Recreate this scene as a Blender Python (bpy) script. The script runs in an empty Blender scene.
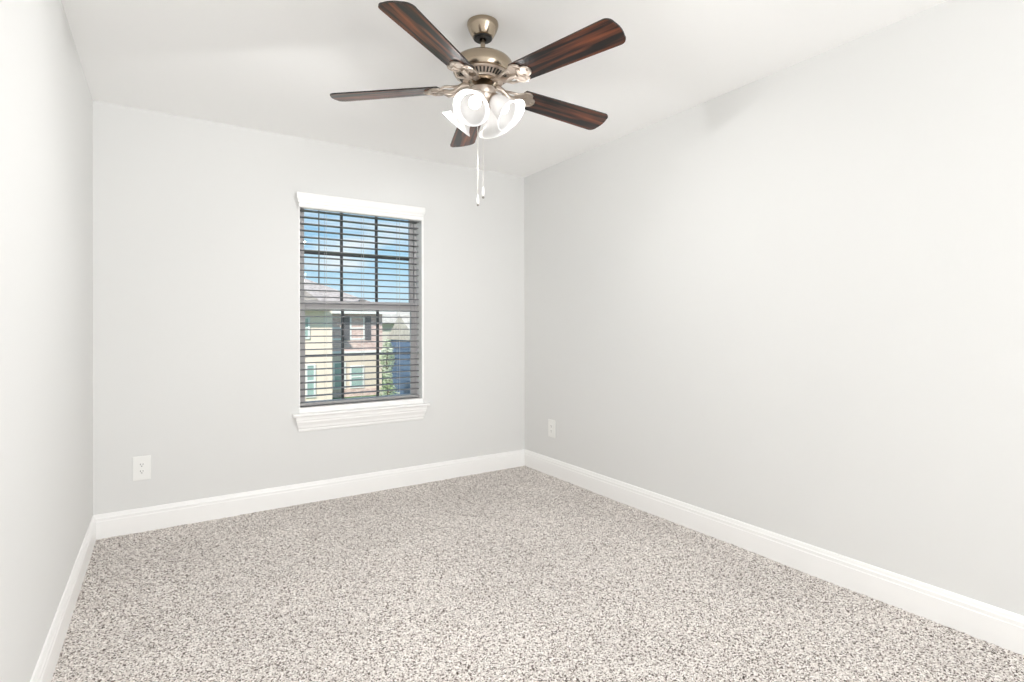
import bpy, bmesh, math, random
import numpy as np
from mathutils import Vector, Matrix
from math import sin, cos, pi, radians

random.seed(7)
SC = bpy.context.scene
COL = SC.collection

# ------------------------------------------------------------------ camera
CAM_H = 1.1707
YAW, PITCH, ROLL = 0.57456, 0.00338, -0.00355
FPX, CYP = 537.77, 325.18
cd = bpy.data.cameras.new('camera')
cd.sensor_fit = 'HORIZONTAL'
cd.sensor_width = 36.0
cd.lens = FPX / 1024 * 36.0
cd.shift_y = -(341.0 - CYP) / 1024
cd.clip_start = 0.02
cam = bpy.data.objects.new('camera', cd)
COL.objects.link(cam)
fwd = Vector((sin(YAW) * cos(PITCH), cos(YAW) * cos(PITCH), sin(PITCH)))
rgt = Vector((cos(YAW), -sin(YAW), 0))
upv = rgt.cross(fwd)
r2 = rgt * cos(ROLL) + upv * sin(ROLL)
u2 = upv * cos(ROLL) - rgt * sin(ROLL)
cam.matrix_world = Matrix(((r2.x, u2.x, -fwd.x, 0), (r2.y, u2.y, -fwd.y, 0),
                           (r2.z, u2.z, -fwd.z, CAM_H), (0, 0, 0, 1)))
SC.camera = cam

# ------------------------------------------------------------------ exposure, world, lights
SC.view_settings.view_transform = 'Standard'
SC.view_settings.look = 'None'
SC.view_settings.gamma = 1.0
SC.view_settings.use_curve_mapping = False
SC.view_settings.exposure = 0.0
SC.cycles.use_denoising = True
SC.cycles.max_bounces = 14
SC.cycles.diffuse_bounces = 10
SC.cycles.transparent_max_bounces = 24
SC.cycles.sample_clamp_indirect = 6.0

SKY_STRENGTH = 1.15
SUN_STRENGTH = 5.6
FILL_W = 78.0
BULB_W = 4.9
BULB_GLOW = 1.7

w = bpy.data.worlds.new('sky')
SC.world = w
w.use_nodes = True
nt = w.node_tree
nt.nodes.clear()
no = nt.nodes.new
out = no('ShaderNodeOutputWorld')
bg = no('ShaderNodeBackground')
bg.inputs['Strength'].default_value = SKY_STRENGTH
tc = no('ShaderNodeTexCoord')
sep = no('ShaderNodeSeparateXYZ')
grad = no('ShaderNodeValToRGB')
e = grad.color_ramp.elements
e[0].position = 0.0
e[0].color = (0.70, 0.86, 0.93, 1)
e[1].position = 0.26
e[1].color = (0.22, 0.50, 0.82, 1)
m1 = grad.color_ramp.elements.new(0.12)
m1.color = (0.42, 0.70, 0.90, 1)
mp = no('ShaderNodeMapping')
mp.inputs['Scale'].default_value = (3.0, 3.0, 11.0)
nz = no('ShaderNodeTexNoise')
nz.inputs['Scale'].default_value = 1.6
nz.inputs['Detail'].default_value = 5
cr = no('ShaderNodeValToRGB')
cr.color_ramp.elements[0].position = 0.52
cr.color_ramp.elements[1].position = 0.68
mx = no('ShaderNodeMix')
mx.data_type = 'RGBA'
mx.inputs[7].default_value = (0.86, 0.92, 0.96, 1)
L = nt.links.new
L(tc.outputs['Generated'], sep.inputs[0])
L(sep.outputs['Z'], grad.inputs[0])
L(tc.outputs['Generated'], mp.inputs[0])
L(mp.outputs[0], nz.inputs['Vector'])
L(nz.outputs['Fac'], cr.inputs[0])
L(cr.outputs[0], mx.inputs[0])
L(grad.outputs[0], mx.inputs[6])
L(mx.outputs[2], bg.inputs['Color'])
L(bg.outputs[0], out.inputs[0])

sd = bpy.data.lights.new('sun', 'SUN')
sd.energy = SUN_STRENGTH
sd.angle = radians(0.6)
sd.color = (1.0, 0.94, 0.86)
sun = bpy.data.objects.new('sun', sd)
COL.objects.link(sun)
sun.location = (-6, -6, 12)
sun.rotation_euler = Vector((0.62, 0.75, -0.80)).to_track_quat('-Z', 'Y').to_euler()

# room dimensions (metres)
XL, XR, YB, YF, HC = -0.3315, 2.572, 3.776, -1.3, 2.44

# unseen fill lamp, added to brighten the room through the opening behind the camera
ad = bpy.data.lights.new('fill_light', 'AREA')
ad.shape = 'RECTANGLE'
ad.size, ad.size_y = 1.6, 2.1
ad.energy = FILL_W
ad.color = (0.985, 0.99, 1.0)
al = bpy.data.objects.new('fill_light', ad)
COL.objects.link(al)
al.location = (1.2, YF - 0.75, 1.15)
al.rotation_euler = (radians(111), 0, radians(37))      # faces +Y, into the room


# ------------------------------------------------------------------ materials
def mat(name, color, rough=0.6, metal=0.0, coat=0.0, spec=0.5, **kw):
    m = bpy.data.materials.new(name)
    m.use_nodes = True
    b = m.node_tree.nodes['Principled BSDF']
    b.inputs['Base Color'].default_value = (*color, 1)
    b.inputs['Roughness'].default_value = rough
    b.inputs['Metallic'].default_value = metal
    b.inputs['Coat Weight'].default_value = coat
    b.inputs['Specular IOR Level'].default_value = spec
    for k, v in kw.items():
        b.inputs[k.replace('_', ' ')].default_value = v
    return m


def add_bump(m, scale, strength, dist=0.002, detail=4, stretch=None):
    nt = m.node_tree
    b = nt.nodes['Principled BSDF']
    t = nt.nodes.new('ShaderNodeTexCoord')
    n = nt.nodes.new('ShaderNodeTexNoise')
    n.inputs['Scale'].default_value = scale
    n.inputs['Detail'].default_value = detail
    bu = nt.nodes.new('ShaderNodeBump')
    bu.inputs['Strength'].default_value = strength
    bu.inputs['Distance'].default_value = dist
    if stretch:
        mp = nt.nodes.new('ShaderNodeMapping')
        mp.inputs['Scale'].default_value = stretch
        nt.links.new(t.outputs['Object'], mp.inputs[0])
        nt.links.new(mp.outputs[0], n.inputs['Vector'])
    else:
        nt.links.new(t.outputs['Object'], n.inputs['Vector'])
    nt.links.new(n.outputs['Fac'], bu.inputs['Height'])
    nt.links.new(bu.outputs[0], b.inputs['Normal'])
    return m


def mottle(m, c1, c2, scale, lo=0.4, hi=0.6, stretch=(1, 1, 1), detail=3):
    nt = m.node_tree
    b = nt.nodes['Principled BSDF']
    t = nt.nodes.new('ShaderNodeTexCoord')
    mp = nt.nodes.new('ShaderNodeMapping')
    mp.inputs['Scale'].default_value = stretch
    n = nt.nodes.new('ShaderNodeTexNoise')
    n.inputs['Scale'].default_value = scale
    n.inputs['Detail'].default_value = detail
    r = nt.nodes.new('ShaderNodeValToRGB')
    r.color_ramp.elements[0].position = lo
    r.color_ramp.elements[0].color = (*c1, 1)
    r.color_ramp.elements[1].position = hi
    r.color_ramp.elements[1].color = (*c2, 1)
    nt.links.new(t.outputs['Object'], mp.inputs[0])
    nt.links.new(mp.outputs[0], n.inputs['Vector'])
    nt.links.new(n.outputs['Fac'], r.inputs[0])
    nt.links.new(r.outputs[0], b.inputs['Base Color'])
    return m


M = {}
M['wall'] = add_bump(mat('wall_paint', (0.752, 0.754, 0.746), 0.75, spec=0.25), 90, 0.12, 0.001)
M['ceiling'] = add_bump(mat('ceiling_paint', (0.92, 0.92, 0.915), 0.85, spec=0.2), 70, 0.12, 0.001)
M['trim'] = mat('trim_gloss_white', (0.93, 0.928, 0.92), 0.30)
M['plastic'] = mat('white_plastic', (0.86, 0.86, 0.84), 0.35)
M['slot'] = mat('outlet_slot', (0.10, 0.10, 0.10), 0.6)
M['slat'] = mat('blind_slat_backlit', (0.17, 0.17, 0.175), 0.45)  # pale slats given a dark grey that stands in for backlit shade
M['rail'] = mat('blind_rail', (0.34, 0.34, 0.34), 0.45)
M['cord'] = mat('blind_cord', (0.55, 0.55, 0.54), 0.8)
M['wand'] = mat('blind_wand', (0.13, 0.13, 0.13), 0.4)
M['vinyl'] = mat('window_vinyl', (0.62, 0.60, 0.60), 0.45)
M['muntin'] = mat('window_muntin_backlit', (0.07, 0.075, 0.08), 0.5)  # white bars darkened in colour, as if seen against the bright sky
M['nickel'] = add_bump(mat('brushed_nickel', (0.40, 0.33, 0.25), 0.20, 1.0), 60, 0.08, 0.0005, stretch=(1, 1, 40))
M['nickel_pale'] = mat('pale_nickel', (0.52, 0.45, 0.39), 0.28, 1.0)
M['black'] = mat('black_enamel', (0.012, 0.011, 0.010), 0.4)
M['edge'] = mat('blade_edge', (0.02, 0.014, 0.011), 0.5)
M['chain'] = mat('bead_chain', (0.80, 0.78, 0.74), 0.3, 1.0)
M['fob'] = mat('white_fob', (0.88, 0.87, 0.85), 0.3)
M['bead'] = mat('fob_bead', (0.30, 0.28, 0.25), 0.35, 1.0)

# dark rosewood veneer: streaks along the blade's length (local X)
m = mat('rosewood_veneer', (0.08, 0.03, 0.02), 0.45, coat=0.8, Coat_Roughness=0.26, Coat_IOR=1.5, spec=0.1)
mottle(m, (0.003, 0.001, 0.001), (0.21, 0.055, 0.020), 5.0, 0.45, 0.76, (0.5, 8.0, 1.0), 5)
M['wood'] = m

# frosted lamp glass
m = bpy.data.materials.new('frosted_glass')
m.use_nodes = True
nt = m.node_tree
nt.nodes.clear()
o = nt.nodes.new('ShaderNodeOutputMaterial')
a1 = nt.nodes.new('ShaderNodeMixShader')
a2 = nt.nodes.new('ShaderNodeMixShader')
tl = nt.nodes.new('ShaderNodeBsdfTranslucent')
tl.inputs[0].default_value = (0.80, 0.79, 0.78, 1)
df = nt.nodes.new('ShaderNodeBsdfDiffuse')
df.inputs[0].default_value = (0.80, 0.80, 0.80, 1)
tp = nt.nodes.new('ShaderNodeBsdfTransparent')
a1.inputs[0].default_value = 0.5
nt.links.new(tl.outputs[0], a1.inputs[1])
nt.links.new(df.outputs[0], a1.inputs[2])
a2.inputs[0].default_value = 0.30
nt.links.new(a1.outputs[0], a2.inputs[1])
nt.links.new(tp.outputs[0], a2.inputs[2])
nt.links.new(a2.outputs[0], o.inputs[0])
M['shade'] = m

m = mat('lit_bulb', (1, 1, 1), 0.4)
b = m.node_tree.nodes['Principled BSDF']
b.inputs['Emission Color'].default_value = (1.0, 0.98, 0.95, 1)
b.inputs['Emission Strength'].default_value = BULB_GLOW
M['bulb'] = m

# clear window glass
m = bpy.data.materials.new('clear_glass')
m.use_nodes = True
nt = m.node_tree
nt.nodes.clear()
o = nt.nodes.new('ShaderNodeOutputMaterial')
mxs = nt.nodes.new('ShaderNodeMixShader')
tp = nt.nodes.new('ShaderNodeBsdfTransparent')
tp.inputs[0].default_value = (0.97, 0.98, 0.98, 1)
gl = nt.nodes.new('ShaderNodeBsdfGlossy')
gl.inputs['Roughness'].default_value = 0.02
mxs.inputs[0].default_value = 0.04
nt.links.new(tp.outputs[0], mxs.inputs[1])
nt.links.new(gl.outputs[0], mxs.inputs[2])
nt.links.new(mxs.outputs[0], o.inputs[0])
M['glass'] = m

# carpet: cut pile of mixed light, mid and dark yarn tips
m = mat('carpet_pile', (0.5, 0.45, 0.4), 0.95, spec=0.1)
nt = m.node_tree
b = nt.nodes['Principled BSDF']
t = nt.nodes.new('ShaderNodeTexCoord')
v = nt.nodes.new('ShaderNodeTexVoronoi')
v.inputs['Scale'].default_value = 235
v.inputs['Randomness'].default_value = 1.0
sp = nt.nodes.new('ShaderNodeSeparateColor')
r = nt.nodes.new('ShaderNodeValToRGB')
r.color_ramp.interpolation = 'LINEAR'
els = r.color_ramp.elements
els[0].position = 0.0
els[0].color = (0.05, 0.038, 0.032, 1)
els[1].position = 1.0
els[1].color = (0.96, 0.93, 0.89, 1)
for pos, c in ((0.13, (0.13, 0.105, 0.09, 1)), (0.30, (0.53, 0.48, 0.445, 1)), (0.60, (0.73, 0.68, 0.645, 1))):
    els.new(pos).color = c
nz = nt.nodes.new('ShaderNodeTexNoise')
nz.inputs['Scale'].default_value = 1.7
nz.inputs['Detail'].default_value = 3
mr = nt.nodes.new('ShaderNodeMapRange')
mr.inputs['From Min'].default_value = 0.3
mr.inputs['From Max'].default_value = 0.7
mr.inputs['To Min'].default_value = 0.94
mr.inputs['To Max'].default_value = 1.06
mu = nt.nodes.new('ShaderNodeMix')
mu.data_type = 'RGBA'
mu.blend_type = 'MULTIPLY'
mu.inputs[0].default_value = 1.0
nt.links.new(t.outputs['Object'], v.inputs['Vector'])
nt.links.new(t.outputs['Object'], nz.inputs['Vector'])
nt.links.new(v.outputs['Color'], sp.inputs[0])
nt.links.new(sp.outputs[0], r.inputs[0])
nt.links.new(nz.outputs['Fac'], mr.inputs['Value'])
nt.links.new(r.outputs[0], mu.inputs[6])
nt.links.new(mr.outputs[0], mu.inputs[7])
nt.links.new(mu.outputs[2], b.inputs['Base Color'])
M['carpet'] = m

# outdoors
M['stucco'] = add_bump(mat('cream_stucco', (0.86, 0.72, 0.60), 0.9), 30, 0.3, 0.01)
M['siding'] = mat('beige_siding', (0.72, 0.62, 0.51), 0.85)
M['pale_wall'] = mat('pale_beige_siding', (0.66, 0.60, 0.52), 0.85)
M['brick'] = mottle(mat('pink_brick', (0.6, 0.4, 0.35), 0.9), (0.56, 0.39, 0.35), (0.76, 0.60, 0.55), 6, 0.35, 0.65, (1, 1, 3))
M['roof'] = mottle(mat('roof_shingle', (0.35, 0.3, 0.27), 0.95), (0.34, 0.28, 0.26), (0.54, 0.47, 0.44), 5, 0.35, 0.65, (1, 1, 2.5))
M['roof_pale'] = mottle(mat('pale_shingle', (0.55, 0.5, 0.45), 0.95), (0.46, 0.41, 0.36), (0.60, 0.55, 0.49), 4, 0.35, 0.65)
M['white_ext'] = mat('exterior_white', (0.80, 0.80, 0.78), 0.6)
M['shutter'] = mat('dark_shutter', (0.15, 0.145, 0.155), 0.6)
M['ext_glass'] = mat('house_glass', (0.34, 0.46, 0.43), 0.12)
M['blue'] = mat('blue_siding', (0.095, 0.16, 0.27), 0.8)
M['lawn'] = mottle(mat('lawn_grass', (0.1, 0.2, 0.06), 0.95), (0.06, 0.14, 0.05), (0.16, 0.24, 0.09), 3, 0.3, 0.7)
M['concrete'] = mat('concrete', (0.62, 0.60, 0.56), 0.9)
M['bark'] = mat('bark', (0.14, 0.10, 0.07), 0.9)
M['leaf'] = mottle(mat('leaf', (0.3, 0.4, 0.2), 0.6), (0.36, 0.44, 0.22), (0.74, 0.76, 0.64), 1.5, 0.35, 0.65)


# ------------------------------------------------------------------ mesh helpers
def bx(bm, x0, x1, y0, y1, z0, z1, mi=0):
    vs = [bm.verts.new((x, y, z)) for x in (x0, x1) for y in (y0, y1) for z in (z0, z1)]
    for f in ((0, 1, 3, 2), (4, 6, 7, 5), (0, 4, 5, 1), (2, 3, 7, 6), (0, 2, 6, 4), (1, 5, 7, 3)):
        bm.faces.new([vs[i] for i in f]).material_index = mi


def lathe(bm, prof, n=48, mtx=None, caps=True):
    rings = []
    for r, z in prof:
        ring = [bm.verts.new((max(r, 1e-5) * cos(2 * pi * i / n), max(r, 1e-5) * sin(2 * pi * i / n), z)) for i in range(n)]
        rings.append(ring)
    for a, b in zip(rings, rings[1:]):
        for i in range(n):
            bm.faces.new((a[i], a[(i + 1) % n], b[(i + 1) % n], b[i]))
    if caps:
        bm.faces.new(list(reversed(rings[0])))
        bm.faces.new(rings[-1])
    if mtx is not None:
        bmesh.ops.transform(bm, matrix=mtx, verts=[v for ring in rings for v in ring])


def tube(bm, pts, rad, n=10):
    pts = [Vector(p) for p in pts]
    rads = rad if isinstance(rad, (list, tuple)) else [rad] * len(pts)
    rings = []
    prev = None
    for i, p in enumerate(pts):
        d = (pts[min(i + 1, len(pts) - 1)] - pts[max(i - 1, 0)]).normalized()
        if prev is None:
            a = Vector((0, 0, 1)) if abs(d.z) < 0.9 else Vector((1, 0, 0))
            u = d.cross(a).normalized()
        else:
            u = (prev - d * prev.dot(d)).normalized()
        prev = u
        vv = d.cross(u)
        rings.append([bm.verts.new(p + (u * cos(2 * pi * k / n) + vv * sin(2 * pi * k / n)) * rads[i]) for k in range(n)])
    for a, b in zip(rings, rings[1:]):
        for k in range(n):
            bm.faces.new((a[k], a[(k + 1) % n], b[(k + 1) % n], b[k]))
    bm.faces.new(list(reversed(rings[0])))
    bm.faces.new(rings[-1])


def sphere(bm, c, r, seg=16, ring=10, sz=1.0):
    mt = Matrix.Translation(c) @ Matrix.Diagonal((r, r, r * sz, 1))
    bmesh.ops.create_uvsphere(bm, u_segments=seg, v_segments=ring, radius=1, matrix=mt)


def prism(bm, outline, z0, z1, side_mi=0):
    """outline in XY (counter-clockwise) extruded from z0 to z1"""
    lo = [bm.verts.new((x, y, z0)) for x, y in outline]
    hi = [bm.verts.new((x, y, z1)) for x, y in outline]
    bm.faces.new(list(reversed(lo)))
    bm.faces.new(hi)
    n = len(outline)
    for i in range(n):
        bm.faces.new((lo[i], lo[(i + 1) % n], hi[(i + 1) % n], hi[i])).material_index = side_mi


def sweep_profile(bm, prof, p0, p1, inward, t0=0.0, t1=0.0):
    """prof = [(out, z)] swept from p0 to p1 (xy); out is measured along `inward`; ends mitred by out*t"""
    p0, p1, inw = Vector(p0), Vector(p1), Vector(inward)
    d = (p1 - p0).normalized()
    A, B = [], []
    for o_, z in prof:
        a = p0 + inw * o_ + d * (o_ * t0)
        b_ = p1 + inw * o_ - d * (o_ * t1)
        A.append(bm.verts.new((a.x, a.y, z)))
        B.append(bm.verts.new((b_.x, b_.y, z)))
    n = len(prof)
    for i in range(n):
        bm.faces.new((A[i], A[(i + 1) % n], B[(i + 1) % n], B[i]))
    bm.faces.new(list(reversed(A)))
    bm.faces.new(B)


def obj(name, bm, m, parent=None, bevel=0.0, smooth=None, mats=None):
    bmesh.ops.recalc_face_normals(bm, faces=bm.faces[:])
    me = bpy.data.meshes.new(name)
    bm.to_mesh(me)
    bm.free()
    for mm in (mats or [m]):
        me.materials.append(mm)
    if smooth is not None:
        me.polygons.foreach_set('use_smooth', [True] * len(me.polygons))
        me.set_sharp_from_angle(angle=radians(smooth))
    o = bpy.data.objects.new(name, me)
    COL.objects.link(o)
    if bevel:
        md = o.modifiers.new('bevel', 'BEVEL')
        md.width = bevel
        md.segments = 2
        md.limit_method = 'ANGLE'
    if parent is not None:
        o.parent = parent
    return o


def struct(name, bm, m, parent=None, **kw):
    o = obj(name, bm, m, parent, **kw)
    if parent is None:
        o['kind'] = 'structure'
    return o


def tag(o, label, cat, group=None, kind=None):
    o['label'] = label
    o['category'] = cat
    if group:
        o['group'] = group
    if kind:
        o['kind'] = kind
    return o


def empty(name, loc=(0, 0, 0), rz=0.0):
    o = bpy.data.objects.new(name, None)
    o.empty_display_size = 0.1
    COL.objects.link(o)
    o.location = loc
    o.rotation_euler = (0, 0, rz)
    return o


def copy_part(src, parent, children=True):
    c = src.copy()
    COL.objects.link(c)
    c.parent = parent
    if children:
        for ch in list(src.children):
            copy_part(ch, c)
    return c


def NB():
    return bmesh.new()


# ------------------------------------------------------------------ room shell
WT = 0.14
WX0, WX1, WZ0, WZ1 = 0.757, 1.648, 0.585, 2.058       # window opening

bm = NB()
bx(bm, XL - WT, XR + WT, YF - WT, YB + 0.18, HC, HC + 0.12)
struct('ceiling', bm, M['ceiling'])
# added unseen box enclosing the fill lamp, keeps the sun out of the room
bm = NB()
HY0 = YF - WT - 1.3
bx(bm, XL - WT, XR + WT, HY0 - 0.1, HY0, -0.1, HC)
bx(bm, XL - WT, XL, HY0, YF - WT, -0.1, HC)
bx(bm, XR, XR + WT, HY0, YF - WT, -0.1, HC)
bx(bm, XL, XR, HY0, YF - WT, HC, HC + 0.1)
bx(bm, XL, XR, HY0, YF - WT, -0.1, 0.0)
struct('wall_fill_shell', bm, M['wall'])
bm = NB()
bx(bm, XL - WT, XL, YF - WT, YB + WT, -0.1, HC)
struct('wall_left', bm, M['wall'])
bm = NB()
bx(bm, XR, XR + WT, YF - WT, YB + WT, -0.1, HC)
struct('wall_right', bm, M['wall'])


def wall_with_hole(name, y0, y1, x0, x1, z0, z1, hx0, hx1, hz0, hz1):
    bm = NB()
    xs, zs = (x0, hx0, hx1, x1), (z0, hz0, hz1, z1)
    for y, flip in ((y0, 0), (y1, 1)):
        g = [[bm.verts.new((x, y, z)) for z in zs] for x in xs]
        for i in range(3):
            for j in range(3):
                if i == 1 and j == 1:
                    continue
                bm.faces.new((g[i][j], g[i + 1][j], g[i + 1][j + 1], g[i][j + 1]))
        if not flip:
            G0 = g
        else:
            G1 = g
    for (i, j), (k, l_) in (((1, 1), (2, 1)), ((2, 1), (2, 2)), ((2, 2), (1, 2)), ((1, 2), (1, 1)),
                            ):
        bm.faces.new((G0[i][j], G0[k][l_], G1[k][l_], G1[i][j]))
    ringi = [(0, 0), (1, 0), (2, 0), (3, 0), (3, 1), (3, 2), (3, 3), (2, 3), (1, 3), (0, 3), (0, 2), (0, 1)]
    for (i, j), (k, l_) in zip(ringi, ringi[1:] + ringi[:1]):
        bm.faces.new((G0[i][j], G0[k][l_], G1[k][l_], G1[i][j]))
    return struct(name, bm, M['wall'])


wall_with_hole('wall_back', YB, YB + 0.18, XL, XR, -0.1, HC, WX0, WX1, WZ0, WZ1)
wall_with_hole('wall_front', YF - WT, YF, XL, XR, -0.1, HC, -0.25, 2.5, 0.05, 2.38)  # unseen wall, its wide opening added to let the fill lamp through

# carpeted floor: a real pile surface with tufts of uneven height
STEP = 0.0042
nx = int((XR - XL) / STEP) + 1
y_start = 0.2
ny = int((YB - y_start) / STEP) + 1
rng = np.random.default_rng(3)
gx, gy = np.meshgrid(np.linspace(XL, XR, nx), np.linspace(y_start, YB, ny))
h = rng.random(gx.shape)
h = (h + np.roll(h, 1, 0) + np.roll(h, 1, 1) + np.roll(np.roll(h, 1, 0), 1, 1)) / 4
lf = np.zeros_like(gx)
for k in range(24):
    a = rng.random() * 6.28
    f_ = 3 + 9 * rng.random()
    lf += np.sin(f_ * (gx * cos(a) + gy * sin(a)) + rng.random() * 6.28)
gz = (h - 0.62) * 0.009 + lf * 0.00025
jx = gx + (rng.random(gx.shape) - 0.5) * STEP * 0.7
jy = gy + (rng.random(gx.shape) - 0.5) * STEP * 0.7
co = np.stack([jx, jy, gz], -1).reshape(-1, 3).astype(np.float32)
idx = np.arange(nx * ny).reshape(ny, nx)
quads = np.stack([idx[:-1, :-1], idx[:-1, 1:], idx[1:, 1:], idx[1:, :-1]], -1).reshape(-1, 4).astype(np.int32)
# the far strip behind the camera stays a coarse sheet of the same carpet
extra = np.array([[XL, YF, -0.004], [XR, YF, -0.004], [XR, y_start, -0.004], [XL, y_start, -0.004]], np.float32)
base = len(co)
co = np.concatenate([co, extra])
quads = np.concatenate([quads, np.array([[base, base + 1, base + 2, base + 3]], np.int32)])
me = bpy.data.meshes.new('floor')
me.vertices.add(len(co))
me.vertices.foreach_set('co', co.ravel())
me.loops.add(quads.size)
me.loops.foreach_set('vertex_index', quads.ravel())
me.polygons.add(len(quads))
me.polygons.foreach_set('loop_start', np.arange(0, quads.size, 4, dtype=np.int32))
me.update(calc_edges=True)
me.materials.append(M['carpet'])
me.polygons.foreach_set('use_smooth', [True] * len(me.polygons))
floor = bpy.data.objects.new('floor', me)
COL.objects.link(floor)
floor['kind'] = 'structure'

# baseboards with a stepped colonial top
BP = [(0, -0.02), (0.016, -0.02), (0.016, 0.094), (0.0135, 0.098), (0.0135, 0.112), (0.0105, 0.1165),
      (0.0085, 0.126), (0.006, 0.1325), (0, 0.1342)]
bm = NB()
sweep_profile(bm, BP, (XL, YF), (XL, YB), (1, 0), 0, 1)
struct('baseboard_left', bm, M['trim'])
bm = NB()
sweep_profile(bm, BP, (XL, YB), (XR, YB), (0, -1), 1, 1)
struct('baseboard_back', bm, M['trim'])
bm = NB()
sweep_profile(bm, BP, (XR, YB), (XR, YF), (-1, 0), 1, 0)
struct('baseboard_right', bm, M['trim'])

# ------------------------------------------------------------------ window
win = empty('window_1', (0, 0, 0))
win['kind'] = 'structure'


def ring_xz(bm, x0, x1, z0, z1, w_, y0, y1, wt=None, wb=None):
    wt = w_ if wt is None else wt
    wb = w_ if wb is None else wb
    bx(bm, x0, x0 + w_, y0, y1, z0, z1)
    bx(bm, x1 - w_, x1, y0, y1, z0, z1)
    bx(bm, x0 + w_, x1 - w_, y0, y1, z0, z0 + wb)
    bx(bm, x0 + w_, x1 - w_, y0, y1, z1 - wt, z1)


bm = NB()
ring_xz(bm, WX0, WX1, 0.62, WZ1, 0.030, YB + 0.100, YB + 0.165)
struct('window_frame', bm, M['vinyl'], win, bevel=0.003)
ZM0, ZM1 = 1.300, 1.364                                # meeting rail


def sash(z0, z1, y0, wt, wb, lift):
    f = NB()
    x0, x1 = WX0 + 0.028, WX1 - 0.028
    ring_xz(f, x0, x1, z0, z1, 0.032, y0, y0 + 0.022, wt, wb)
    s = struct('sash', f, M['vinyl'], win, bevel=0.003)
    gx0, gx1, gz0, gz1 = x0 + 0.032, x1 - 0.032, z0 + wb, z1 - wt
    p = NB()
    bx(p, gx0 - 0.004, gx1 + 0.004, y0 + 0.009, y0 + 0.013, gz0 - 0.004, gz1 + 0.004)
    obj('pane', p, M['glass'], s)
    for k in (1, 2):
        g = NB()
        xc = gx0 + (gx1 - gx0) * k / 3
        bx(g, xc - 0.009, xc + 0.009, y0 + 0.004, y0 + 0.018, gz0, gz1)
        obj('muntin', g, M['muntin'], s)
    g = NB()
    zc = (gz0 + gz1) / 2 + lift
    bx(g, gx0, gx1, y0 + 0.0045, y0 + 0.0175, zc - 0.0085, zc + 0.0085)
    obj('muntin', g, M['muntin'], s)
    return s


sash(ZM0, WZ1 - 0.028, YB + 0.128, 0.032, 0.060, 0.014)
low = sash(0.636, ZM1 - 0.004, YB + 0.104, 0.060, 0.026, -0.006)
g = NB()
bx(g, 1.19, 1.24, YB + 0.097, YB + 0.122, ZM1 - 0.006, ZM1 + 0.010)
obj('sash_lock', g, M['vinyl'], win, bevel=0.003)

# stool (inner sill board) and the moulded apron beneath it
bm = NB()
nose = [(0.045, 0.5815), (0.0485, 0.586), (0.0495, 0.5905), (0.0485, 0.595), (0.045, 0.5985)]
A = [(0, 0.580), (0.042, 0.580)] + nose + [(0.042, 0.600), (0, 0.600)]
sweep_profile(bm, A, (0.712, YB), (1.680, YB), (0, -1), 0, 0)
bx(bm, WX0, WX1, YB - 0.001, YB + 0.11, 0.580, 0.600)
bx(bm, WX0, WX1, YB + 0.006, YB + 0.102, 0.600, 0.634)
stool = struct('trim_1', bm, M['trim'])
bm = NB()
bx(bm, WX0 - 0.001, WX0 + 0.004, YB - 0.002, YB + 0.100, 0.634, WZ1)
bx(bm, WX1 - 0.015, WX1 + 0.001, YB - 0.004, YB + 0.100, 0.634, WZ1)
struct('trim_3', bm, M['trim'])
bm = NB()
AP = [(0, 0.479), (0.009, 0.479), (0.012, 0.487), (0.012, 0.498), (0.017, 0.503), (0.020, 0.520), (0.027, 0.535),
      (0.030, 0.541), (0.030, 0.553), (0.035, 0.557), (0.036, 0.580), (0, 0.580)]
sweep_profile(bm, AP, (0.757, YB), (1.633, YB), (0, -1), -0.75, -0.75)
struct('trim_2', bm, M['trim'])

# ------------------------------------------------------------------ blind
blind = empty('window_blind', (1.19, YB, 0.62))
tag(blind, 'horizontal slat window blind with white valance hung in the back wall window', 'blind')


def part(name, bm, m, parent, **kw):
    """geometry given in world space, stored relative to the parent's base"""
    o = obj(name, bm, m, parent, **kw)
    root = parent
    off = Vector(parent.location)
    while root.parent is not None:
        root = root.parent
        off += Vector(root.location)
    o.data.transform(Matrix.Translation(-off))
    return o


bm = NB()
VP = [(0, 2.064), (0, 1.968), (0.040, 1.968), (0.045, 1.974), (0.045, 1.994), (0.050, 1.998), (0.052, 2.010),
      (0.058, 2.020), (0.060, 2.030), (0.060, 2.060), (0.056, 2.064)]
sweep_profile(bm, VP, (0.790, YB), (1.582, YB), (0, -1), -0.95, -0.95)
v = part('valance', bm, M['trim'], blind)
v['label'] = 'white moulded valance'
bm = NB()
bx(bm, WX0 + 0.007, WX1 - 0.018, YB + 0.040, YB + 0.096, 2.000, 2.045)
part('headrail', bm, M['trim'], blind, bevel=0.002)

SL_N, SL_Z0, SL_DZ = 29, 0.704, 0.0452
SY0, SY1 = YB + 0.045, YB + 0.095


def slat_mesh():
    bm = NB()
    n = 8
    top, bot = [], []
    for i in range(n + 1):
        t = i / n
        y = SY0 + (SY1 - SY0) * t
        z = 0.0022 * (1 - (2 * t - 1) ** 2)
        top.append((y, z + 0.0026))
        bot.append((y, z - 0.0026))
    prof = top + bot[::-1]
    A = [bm.verts.new((WX0 + 0.008, y, z)) for y, z in prof]
    B = [bm.verts.new((WX1 - 0.019, y, z)) for y, z in prof]
    k = len(prof)
    for i in range(k):
        bm.faces.new((A[i], A[(i + 1) % k], B[(i + 1) % k], B[i]))
    bm.faces.new(A[::-1])
    bm.faces.new(B)
    return bm


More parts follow.
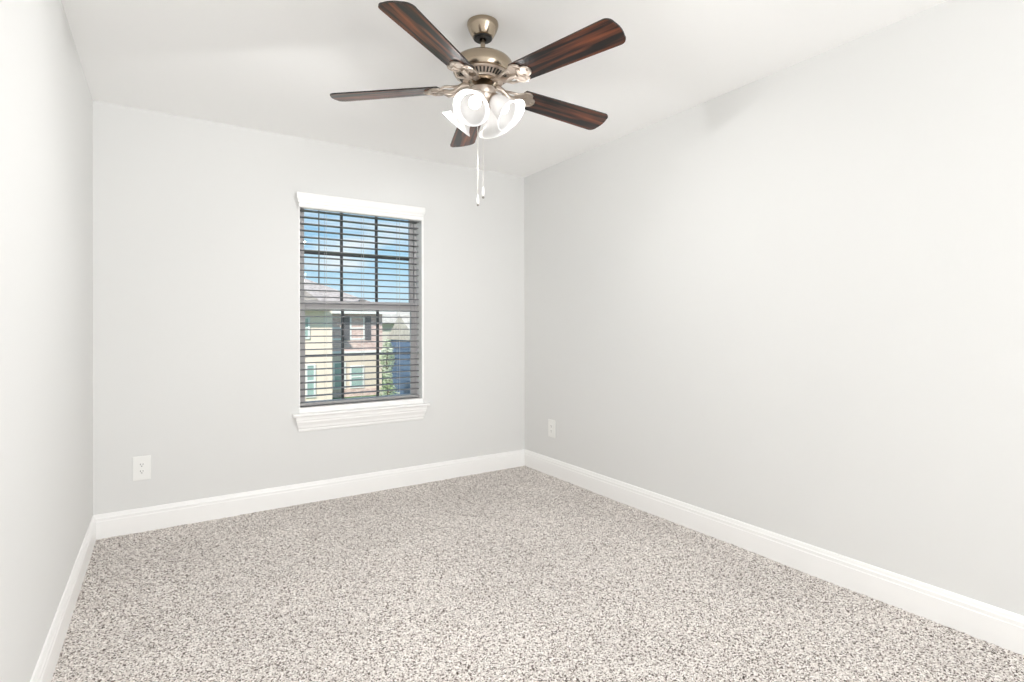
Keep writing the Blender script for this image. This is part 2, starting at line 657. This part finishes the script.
s0 = part('slat', slat_mesh(), M['slat'], blind)
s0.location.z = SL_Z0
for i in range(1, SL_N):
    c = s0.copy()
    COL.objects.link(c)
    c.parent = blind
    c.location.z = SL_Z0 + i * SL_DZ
bm = NB()
bx(bm, WX0 + 0.007, WX1 - 0.018, SY0 - 0.001, SY1 + 0.001, 0.643, 0.661)
part('bottom_rail', bm, M['rail'], blind, bevel=0.003)
for xc in (0.945, 1.205, 1.475):
    bm = NB()
    for y in (SY0 - 0.002, SY1 + 0.002):
        tube(bm, [(xc, y, 0.655), (xc, y, 2.005)], 0.0011, 6)
    for i in range(SL_N):
        tube(bm, [(xc, SY0 - 0.002, SL_Z0 + i * SL_DZ - 0.003), (xc, SY1 + 0.002, SL_Z0 + i * SL_DZ - 0.003)], 0.0006, 5)
    part('ladder_cord', bm, M['cord'], blind)
bm = NB()
tube(bm, [(0.893, YB + 0.036, 2.01), (0.893, YB + 0.034, 1.72), (0.892, YB + 0.034, 1.472)], [0.0035, 0.004, 0.0045], 6)
wd = part('tilt_wand', bm, M['wand'], blind)
wd['label'] = 'dark thin tilt wand'


# ------------------------------------------------------------------ outlets
def outlet(name, loc, rz, label):
    """local frame: plate in XZ, room side is -Y"""
    r = empty(name, loc, rz)
    tag(r, label, 'outlet')
    bm = NB()
    bx(bm, -0.044, 0.044, -0.0065, 0.0, -0.069, 0.069)
    pl = obj('cover_plate', bm, M['plastic'], r, bevel=0.004)
    for s in (1, -1):
        bm = NB()
        zc = 0.0195 * s
        pts = []
        for k in range(28):
            a = 2 * pi * k / 28
            pts.append((0.0165 * cos(a), max(-0.0125, min(0.0125, 0.0165 * sin(a)))))
        lo = [bm.verts.new((x, -0.0055, zc + z)) for x, z in pts]
        hi = [bm.verts.new((x, -0.0085, zc + z)) for x, z in pts]
        bm.faces.new(hi)
        bm.faces.new(lo[::-1])
        for i in range(28):
            bm.faces.new((lo[i], lo[(i + 1) % 28], hi[(i + 1) % 28], hi[i]))
        rc = obj('receptacle', bm, M['plastic'], r)
        for dx, w_, h_ in ((-0.0064, 0.0013, 0.0042), (0.0064, 0.0013, 0.0034)):
            bm = NB()
            bx(bm, dx - w_, dx + w_, -0.0088, -0.0070, zc + 0.003 - h_, zc + 0.003 + h_)
            obj('slot', bm, M['slot'], rc)
        bm = NB()
        lathe(bm, [(0.0027, 0), (0.0027, 0.0018)], 14,
              Matrix.Translation((0, -0.0070, zc - 0.0078)) @ Matrix.Rotation(radians(90), 4, 'X'))
        obj('ground_hole', bm, M['slot'], rc)
    bm = NB()
    lathe(bm, [(0.0032, 0), (0.0030, 0.0012), (0.0015, 0.0018)], 14,
          Matrix.Translation((0, -0.0062, 0)) @ Matrix.Rotation(radians(90), 4, 'X'))
    obj('screw', bm, M['plastic'], r)
    return r


outlet('wall_outlet', (-0.108, YB, 0.364), 0, 'white duplex outlet plate on the back wall, left of the window')
outlet('wall_outlet', (XR, 3.395, 0.369), radians(-90), 'white outlet plate on the right wall near the far corner')

# ------------------------------------------------------------------ ceiling fan
FX, FY, FZ = 1.1190, 1.9446, HC
fan = empty('ceiling_fan', (FX, FY, FZ))
tag(fan, 'brushed nickel five-blade ceiling fan with dark wood blades and lit glass shades', 'ceiling fan')
Z = lambda z: z - FZ                                   # world height to fan height


def flathe(name, prof, m, parent=fan, n=64, smooth=35, **kw):
    bm = NB()
    lathe(bm, [(r, Z(z)) for r, z in prof], n)
    return obj(name, bm, m, parent, smooth=smooth, **kw)


flathe('canopy', [(0.060, 2.4399), (0.0645, 2.438), (0.0655, 2.430), (0.0648, 2.424), (0.0605, 2.411), (0.0540, 2.397),
                  (0.0465, 2.384), (0.0425, 2.379), (0.0395, 2.377)], M['nickel'])
cb = flathe('canopy_collar', [(0.0395, 2.3775), (0.0390, 2.372), (0.035, 2.369), (0.016, 2.369), (0.014, 2.377)], M['black'])
cb['label'] = 'black ring under the canopy'
flathe('downrod', [(0.0098, 2.376), (0.0098, 2.300)], M['nickel'], n=24)
flathe('motor_housing', [(0.013, 2.314), (0.020, 2.312), (0.024, 2.302), (0.060, 2.299), (0.095, 2.290), (0.114, 2.279),
                         (0.1215, 2.270), (0.1245, 2.260), (0.1250, 2.245), (0.1235, 2.230), (0.1180, 2.221), (0.106, 2.2185)],
       M['nickel'])
vr = flathe('vent_ring', [(0.110, 2.2195), (0.112, 2.2165), (0.109, 2.2135), (0.1055, 2.2125), (0.0980, 2.2110), (0.0800, 2.1990),
                          (0.0800, 2.1935), (0.0845, 2.1915), (0.0825, 2.1890), (0.074, 2.1890)], M['nickel_pale'])
bm = NB()
NV = 40
for k in range(NV):
    a = 2 * pi * k / NV
    n0 = len(bm.verts)
    pts = [(0.1000, 2.2160), (0.1012, 2.2105), (0.0815, 2.1985), (0.0800, 2.2040)]
    da = 2 * pi / NV * 0.24
    A = [bm.verts.new((r * cos(a - da), r * sin(a - da), Z(z))) for r, z in pts]
    B = [bm.verts.new((r * cos(a + da), r * sin(a + da), Z(z))) for r, z in pts]
    for i in range(4):
        bm.faces.new((A[i], A[(i + 1) % 4], B[(i + 1) % 4], B[i]))
    bm.faces.new(A[::-1])
    bm.faces.new(B)
obj('vent_slots', bm, M['black'], vr)['label'] = 'dark radial vent slots'
flathe('flywheel', [(0.062, 2.1895), (0.062, 2.1840), (0.056, 2.1820), (0.050, 2.1800)], M['nickel'])

# blades and their ornate irons
BZ = 2.1715
PH0 = radians(-145.7)
HANG = Matrix.Rotation(radians(-1.4), 4, rgt)          # the fan hangs very slightly out of level


def blade_outline():
    pts = []
    R0, R1, w0, w1 = 0.185, 0.648, 0.054, 0.0665
    rt = 0.030
    # from root-right round to tip and back; counter-clockwise seen from above
    pts.append((R0, -w0))
    for k in range(9):
        a = -pi / 2 + (pi / 2) * k / 8
        pts.append((R1 - rt - 0.006 + rt * cos(a), -(w1 - rt) + rt * sin(a)))
    for k in range(1, 8):
        t = -1 + 2 * k / 8
        pts.append((R1 - 0.006 + 0.006 * (1 - t * t), t * (w1 - rt)))
    for k in range(9):
        a = (pi / 2) * k / 8
        pts.append((R1 - rt - 0.006 + rt * cos(a), (w1 - rt) + rt * sin(a)))
    pts.append((R0, w0))
    for k in range(1, 6):
        t = k / 6
        pts.append((R0 - 0.012 * sin(pi * t), w0 - 2 * w0 * t))
    return pts


def iron_plate_outline():
    """three-lobed bracket end under the blade root"""
    half = [(0.148, 0.013), (0.158, 0.016), (0.166, 0.026), (0.172, 0.040), (0.182, 0.049), (0.196, 0.053), (0.210, 0.050),
            (0.219, 0.043), (0.223, 0.034), (0.222, 0.028), (0.228, 0.0265), (0.238, 0.023), (0.246, 0.015), (0.249, 0.006)]
    return [(x, -y) for x, y in half] + [(0.250, 0.0)] + [(x, y) for x, y in half[::-1]]


pitch = Matrix.Rotation(radians(-12), 4, 'X')
blade_objs, iron_objs = [], []
bm = NB()
prism(bm, blade_outline(), -0.003, 0.003, 1)
bl = obj('blade', bm, M['wood'], fan, mats=[M['wood'], M['edge']])
bl['label'] = 'dark rosewood fan blade'
bm = NB()
ol = iron_plate_outline()
prism(bm, ol, -0.0068, -0.0032)
bm.verts.ensure_lookup_table()
# raised rim following the scalloped edge, and scrolls running up to the hub
rim = [(x, y, -0.0072) for x, y in ol[2:-2]]
tube(bm, rim, 0.0030, 8)
for s in (1, -1):
    tube(bm, [(0.188, 0.004 * s, -0.008), (0.196, 0.020 * s, -0.008), (0.207, 0.028 * s, -0.008), (0.215, 0.020 * s, -0.008),
              (0.209, 0.012 * s, -0.008)], [0.0025, 0.003, 0.003, 0.0026, 0.002], 8)
bmesh.ops.transform(bm, matrix=pitch, verts=bm.verts[:])
arm = [(0.060, 0, 0.0140), (0.085, 0, 0.0120), (0.105, 0, 0.004), (0.122, 0, -0.010), (0.140, 0, -0.012), (0.160, 0, -0.008),
       (0.185, 0, -0.007)]
tube(bm, arm, [0.012, 0.012, 0.011, 0.0105, 0.0105, 0.011, 0.008], 12)
for s in (1, -1):
    tube(bm, [(0.098, 0.006 * s, 0.008), (0.112, 0.026 * s, -0.002), (0.132, 0.040 * s, -0.008), (0.154, 0.044 * s, -0.008),
              (0.172, 0.040 * s, -0.006 - 0.008 * s * 0.9)], [0.004, 0.005, 0.0055, 0.005, 0.0045], 10)
bx(bm, 0.055, 0.078, -0.016, 0.016, 0.0095, 0.0195)
ir = obj('blade_iron', bm, M['nickel_pale'], fan, smooth=40)
ir['label'] = 'ornate pale metal blade bracket'
for x, y in ((0.200, 0.036), (0.200, -0.036), (0.236, 0.0)):
    bm = NB()
    sphere(bm, (0, 0, 0), 0.0050, 10, 6, 0.55)
    sc = obj('screw', bm, M['nickel_pale'], ir, smooth=60)
    sc.location = pitch @ Vector((x, y, -0.0078))
for k in range(5):
    a = PH0 - k * 2 * pi / 5
    droop = Matrix.Rotation(radians(0.1 if k == 4 else 1.6), 4, 'Y')
    b_ = bl if k == 0 else copy_part(bl, fan)
    i_ = ir if k == 0 else copy_part(ir, fan)
    b_.location = i_.location = (0, 0, Z(BZ))
    b_.rotation_euler = (HANG @ Matrix.Rotation(a, 4, 'Z') @ droop @ pitch).to_euler()
    i_.rotation_euler = (HANG @ Matrix.Rotation(a, 4, 'Z') @ droop).to_euler()

# light kit
lk = flathe('light_kit', [(0.050, 2.1635), (0.0535, 2.160), (0.0535, 2.140), (0.0500, 2.133), (0.0520, 2.129), (0.0500, 2.118),
                          (0.0400, 2.104), (0.026, 2.096), (0.012, 2.092), (0.010, 2.084), (0.006, 2.078), (0.001, 2.076)],
            M['nickel_pale'])
lk['label'] = 'pale metal switch housing of the light kit'
TILT = radians(45)
SH = [(0.0270, 0.000), (0.0300, 0.012), (0.0375, 0.030), (0.0440, 0.050), (0.0480, 0.070), (0.0530, 0.086), (0.0630, 0.101),
      (0.0745, 0.110), (0.0755, 0.1115), (0.0735, 0.1125), (0.0610, 0.1035), (0.0505, 0.0875), (0.0455, 0.071), (0.0415, 0.051),
      (0.0350, 0.031), (0.0275, 0.013), (0.0245, 0.000)]
for k, az in enumerate((-142, -54, 35, 125)):
    a = radians(az)
    dirv = Vector((cos(a) * cos(TILT), sin(a) * cos(TILT), -sin(TILT)))
    neck = Vector((cos(a) * 0.046, sin(a) * 0.046, Z(2.115)))
    R = dirv.to_track_quat('Z', 'Y').to_matrix().to_4x4()
    T = Matrix.Translation(neck) @ R
    bm = NB()
    lathe(bm, [(0.010, -0.026), (0.014, -0.022), (0.0205, -0.016), (0.0245, -0.008), (0.0285, 0.002), (0.0285, 0.010), (0.020, 0.010)], 32, T)
    hold = obj('lamp_holder', bm, M['nickel_pale'], fan, smooth=40)
    bm = NB()
    lathe(bm, [(r * 0.99, z * 1.02) for r, z in SH], 48, T, caps=False)
    obj('lamp_shade', bm, M['shade'], fan, smooth=60)['label'] = 'frosted white glass bell shade, lit'
    bm = NB()
    lathe(bm, [(0.010, 0.006), (0.012, 0.018), (0.017, 0.030), (0.0235, 0.044), (0.0265, 0.058), (0.0240, 0.071), (0.0170, 0.080),
               (0.0080, 0.0845), (0.001, 0.0855)], 28, T)
    bu = obj('bulb', bm, M['bulb'], fan, smooth=60)
    bu['label'] = 'glowing white bulb'
    ld = bpy.data.lights.new('bulb_light', 'AREA')
    ld.shape = 'DISK'
    ld.size = 0.046
    ld.energy = BULB_W * (1.3, 0.80, 0.95, 1.4)[k]
    ld.color = (1.0, 0.995, 0.985)
    lo = bpy.data.objects.new('bulb_light', ld)
    COL.objects.link(lo)
    lo.location = Vector((FX, FY, FZ)) + neck + dirv * 0.0950
    aim = Vector((cos(a) * cos(radians(32)), sin(a) * cos(radians(32)), -sin(radians(32))))
    lo.rotation_euler = (-aim).to_track_quat('Z', 'Y').to_euler()

# pull chains
for (lat, dep, z0, zb) in ((-0.022, -0.012, 2.112, 1.672), (-0.001, 0.010, 2.092, 1.709)):
    vx = rgt * lat + Vector((sin(YAW), cos(YAW), 0)) * dep
    bm = NB()
    zz = z0
    while zz > zb + 0.05:
        sphere(bm, (vx.x, vx.y, Z(zz)), 0.0017, 6, 4)
        zz -= 0.0042
    tube(bm, [(vx.x, vx.y, Z(z0)), (vx.x, vx.y, Z(zb + 0.045))], 0.0008, 6)
    ch = obj('pull_chain', bm, M['chain'], fan)
    bm = NB()
    lathe(bm, [(0.0018, 0.0480), (0.0030, 0.0440), (0.0052, 0.0330), (0.0066, 0.0220), (0.0062, 0.0150), (0.0035, 0.0090)], 16,
          Matrix.Translation((vx.x, vx.y, Z(zb))))
    obj('fob', bm, M['fob'], ch, smooth=60)
    bm = NB()
    sphere(bm, (vx.x, vx.y, Z(zb + 0.005)), 0.0052, 12, 8)
    obj('fob_bead', bm, M['bead'], ch, smooth=60)

# ------------------------------------------------------------------ outdoors
GZ = -1.95
bm = NB()
bx(bm, -30, 60, 6, 90, GZ - 0.2, GZ)
lw = obj('lawn', bm, M['lawn'])
lw['kind'] = 'structure'
bm = NB()
tube(bm, [(7.4, 18.6, GZ + 0.03), (7.8, 19.3, GZ + 0.05), (8.3, 19.8, GZ + 0.05), (9.5, 20.1, GZ + 0.05)], 0.09, 8)
kb = obj('kerb', bm, M['concrete'])
tag(kb, 'pale curved concrete kerb on the grass outside the window', 'kerb')

hs = empty('house', (5.0, 24.4, GZ))
tag(hs, 'two-storey cream and brick house with brown hip roof seen through the window', 'house')
HY = 24.4
bm = NB()
bx(bm, -3.0, 8.55, HY, HY + 9, GZ, 1.95)
part('wall', bm, M['siding'], hs)
bm = NB()
bx(bm, -3.0, 6.05, HY - 0.9, HY + 0.1, GZ, 1.95)
part('wing', bm, M['stucco'], hs)
bm = NB()
bx(bm, 6.05, 8.56, HY - 0.04, HY + 0.05, 0.1, 1.95)
part('brick_panel', bm, M['brick'], hs)
bm = NB()
bx(bm, 6.05, 8.56, HY - 0.05, HY + 0.05, GZ, -1.62)
part('brick_skirt', bm, M['brick'], hs)
bm = NB()
bx(bm, 6.05, 8.58, HY - 0.07, HY + 0.05, 0.02, 0.12)
part('trim_band', bm, M['white_ext'], hs)
bm = NB()
ex0, ex1, ey0, ey1, ez = -3.5, 9.05, HY - 0.5, HY + 9.5, 1.95
rz = 4.35
pv = [bm.verts.new(p) for p in ((ex0, ey0, ez), (ex1, ey0, ez), (ex1, ey1, ez), (ex0, ey1, ez), (ex0 + 5, HY + 4.5, rz), (ex1 - 5, HY + 4.5, rz))]
for f in ((0, 1, 5, 4), (1, 2, 5), (2, 3, 4, 5), (3, 0, 4), (0, 3, 2, 1)):
    bm.faces.new([pv[i] for i in f])
part('roof', bm, M['roof'], hs)
bm = NB()
bx(bm, ex0, ex1 + 0.02, ey0 - 0.03, ey0 + 0.06, ez - 0.16, ez + 0.02)
part('gutter', bm, M['white_ext'], hs)
bm = NB()
gy = HY - 1.6
pv = [bm.verts.new(p) for p in ((2.6, gy, 1.92), (5.9, gy, 1.92), (4.25, gy, 3.05), (2.6, HY + 2.5, 1.92), (5.9, HY + 2.5, 1.92), (4.25, HY + 2.5, 3.05))]
for f in ((0, 1, 2), (1, 4, 5, 2), (0, 2, 5, 3), (3, 5, 4), (0, 3, 4, 1)):
    bm.faces.new([pv[i] for i in f])
part('gable_roof', bm, M['roof'], hs)


def house_window(x0, x1, z0, z1, y):
    f = NB()
    ring_xz(f, x0, x1, z0, z1, 0.07, y - 0.06, y + 0.03)
    bx(f, x0 + 0.05, x1 - 0.05, y - 0.05, y + 0.02, (z0 + z1) / 2 - 0.03, (z0 + z1) / 2 + 0.03)
    fr = part('house_window', f, M['white_ext'], hs)
    g = NB()
    bx(g, x0 + 0.05, x1 - 0.05, y - 0.03, y + 0.02, z0 + 0.05, z1 - 0.05)
    p = obj('pane', g, M['ext_glass'], fr)
    p.data.transform(Matrix.Translation(-Vector(hs.location)))


def shutter(x0, x1, z0, z1, y):
    g = NB()
    bx(g, x0, x1, y - 0.05, y + 0.02, z0, z1)
    n = 14
    for i in range(n):
        zc = z0 + (z1 - z0) * (i + 0.5) / n
        bx(g, x0 + 0.03, x1 - 0.03, y - 0.075, y - 0.04, zc - 0.02, zc + 0.02)
    part('shutter', g, M['shutter'], hs)


house_window(7.05, 7.72, 0.62, 1.68, HY)
shutter(7.73, 8.02, 0.60, 1.70, HY - 0.02)
shutter(6.76, 7.04, 0.60, 1.70, HY - 0.02)
house_window(6.20, 6.72, 0.62, 1.68, HY)
house_window(7.05, 7.70, -1.58, -0.55, HY)
house_window(6.30, 6.86, -1.58, -0.35, HY)
house_window(4.60, 5.12, 0.70, 1.62, HY - 0.9)
house_window(4.95, 5.35, -1.75, -0.35, HY - 0.9)

h2 = empty('neighbour_house', (10.0, 21.0, GZ))
tag(h2, 'dark blue sided house with pale roof behind the slender tree outside', 'house')
bm = NB()
bx(bm, 8.52, 18.0, 20.6, 23.2, GZ, 0.66)
for i in range(11):
    z0 = GZ + i * 0.22
    bx(bm, 8.49, 18.0, 20.57, 23.22, z0 + 0.02, z0 + 0.20)
part('wall', bm, M['blue'], h2)
bm = NB()
pv = [bm.verts.new(p) for p in ((8.45, 20.1, 0.64), (18.4, 20.1, 0.64), (18.4, 21.9, 1.70), (8.45, 21.9, 1.70), (18.4, 23.5, 0.64), (8.45, 23.5, 0.64))]
for f in ((0, 1, 2, 3), (3, 2, 4, 5), (0, 3, 5), (1, 4, 2), (0, 5, 4, 1)):
    bm.faces.new([pv[i] for i in f])
part('roof', bm, M['roof_pale'], h2)
bm = NB()
bx(bm, 8.43, 18.4, 20.05, 20.14, 0.52, 0.66)
part('gutter', bm, M['white_ext'], h2)

h3 = empty('distant_house', (14.0, 40.0, GZ))
tag(h3, 'pale beige house farthest away, between the brick house and the blue one', 'house')
bm = NB()
bx(bm, 13.2, 30.0, 40.0, 48.0, GZ, 1.55)
part('wall', bm, M['pale_wall'], h3)
bm = NB()
pv = [bm.verts.new(p) for p in ((12.7, 39.4, 1.5), (30.4, 39.4, 1.5), (30.4, 44, 3.2), (14.4, 44, 3.2), (30.4, 48.6, 1.5), (12.7, 48.6, 1.5))]
for f in ((0, 1, 2, 3), (3, 2, 4, 5), (0, 3, 5), (1, 4, 2), (0, 5, 4, 1)):
    bm.faces.new([pv[i] for i in f])
part('roof', bm, M['roof_pale'], h3)

tr = empty('slender_tree', (7.05, 19.5, GZ))
tag(tr, 'slender pale green leafy tree beside the blue house outside', 'tree')
bm = NB()
tube(bm, [(0, 0, 0), (0.03, 0, 0.8), (-0.02, 0.02, 1.7), (0.02, 0, 2.5)], [0.07, 0.055, 0.04, 0.015], 8)
for k in range(9):
    a = k * 2.4
    z = 0.6 + k * 0.2
    tube(bm, [(0, 0, z), (0.22 * cos(a), 0.22 * sin(a), z + 0.15), (0.36 * cos(a), 0.36 * sin(a), z + 0.26)], [0.02, 0.012, 0.005], 5)
obj('trunk', bm, M['bark'], tr)
bm = NB()
rd = random.Random(5)
for k in range(1500):
    t = rd.random()
    z = 0.25 + 2.4 * t
    rr = (0.52 - 0.36 * t) * (0.75 + 0.35 * sin(9 * t + 1)) * math.sqrt(rd.random())
    a = rd.random() * 2 * pi
    c = Vector((rr * cos(a), rr * sin(a), z))
    q = Matrix.Rotation(rd.random() * 6.28, 3, 'Z') @ Matrix.Rotation(rd.random() * 3.14, 3, 'X')
    s = 0.045 + 0.03 * rd.random()
    vs = [bm.verts.new(c + q @ Vector(p)) for p in ((-s, 0, 0), (0, -s * 0.5, 0.01), (s, 0, 0), (0, s * 0.5, 0.01))]
    bm.faces.new(vs)
fo = obj('foliage', bm, M['leaf'], tr)
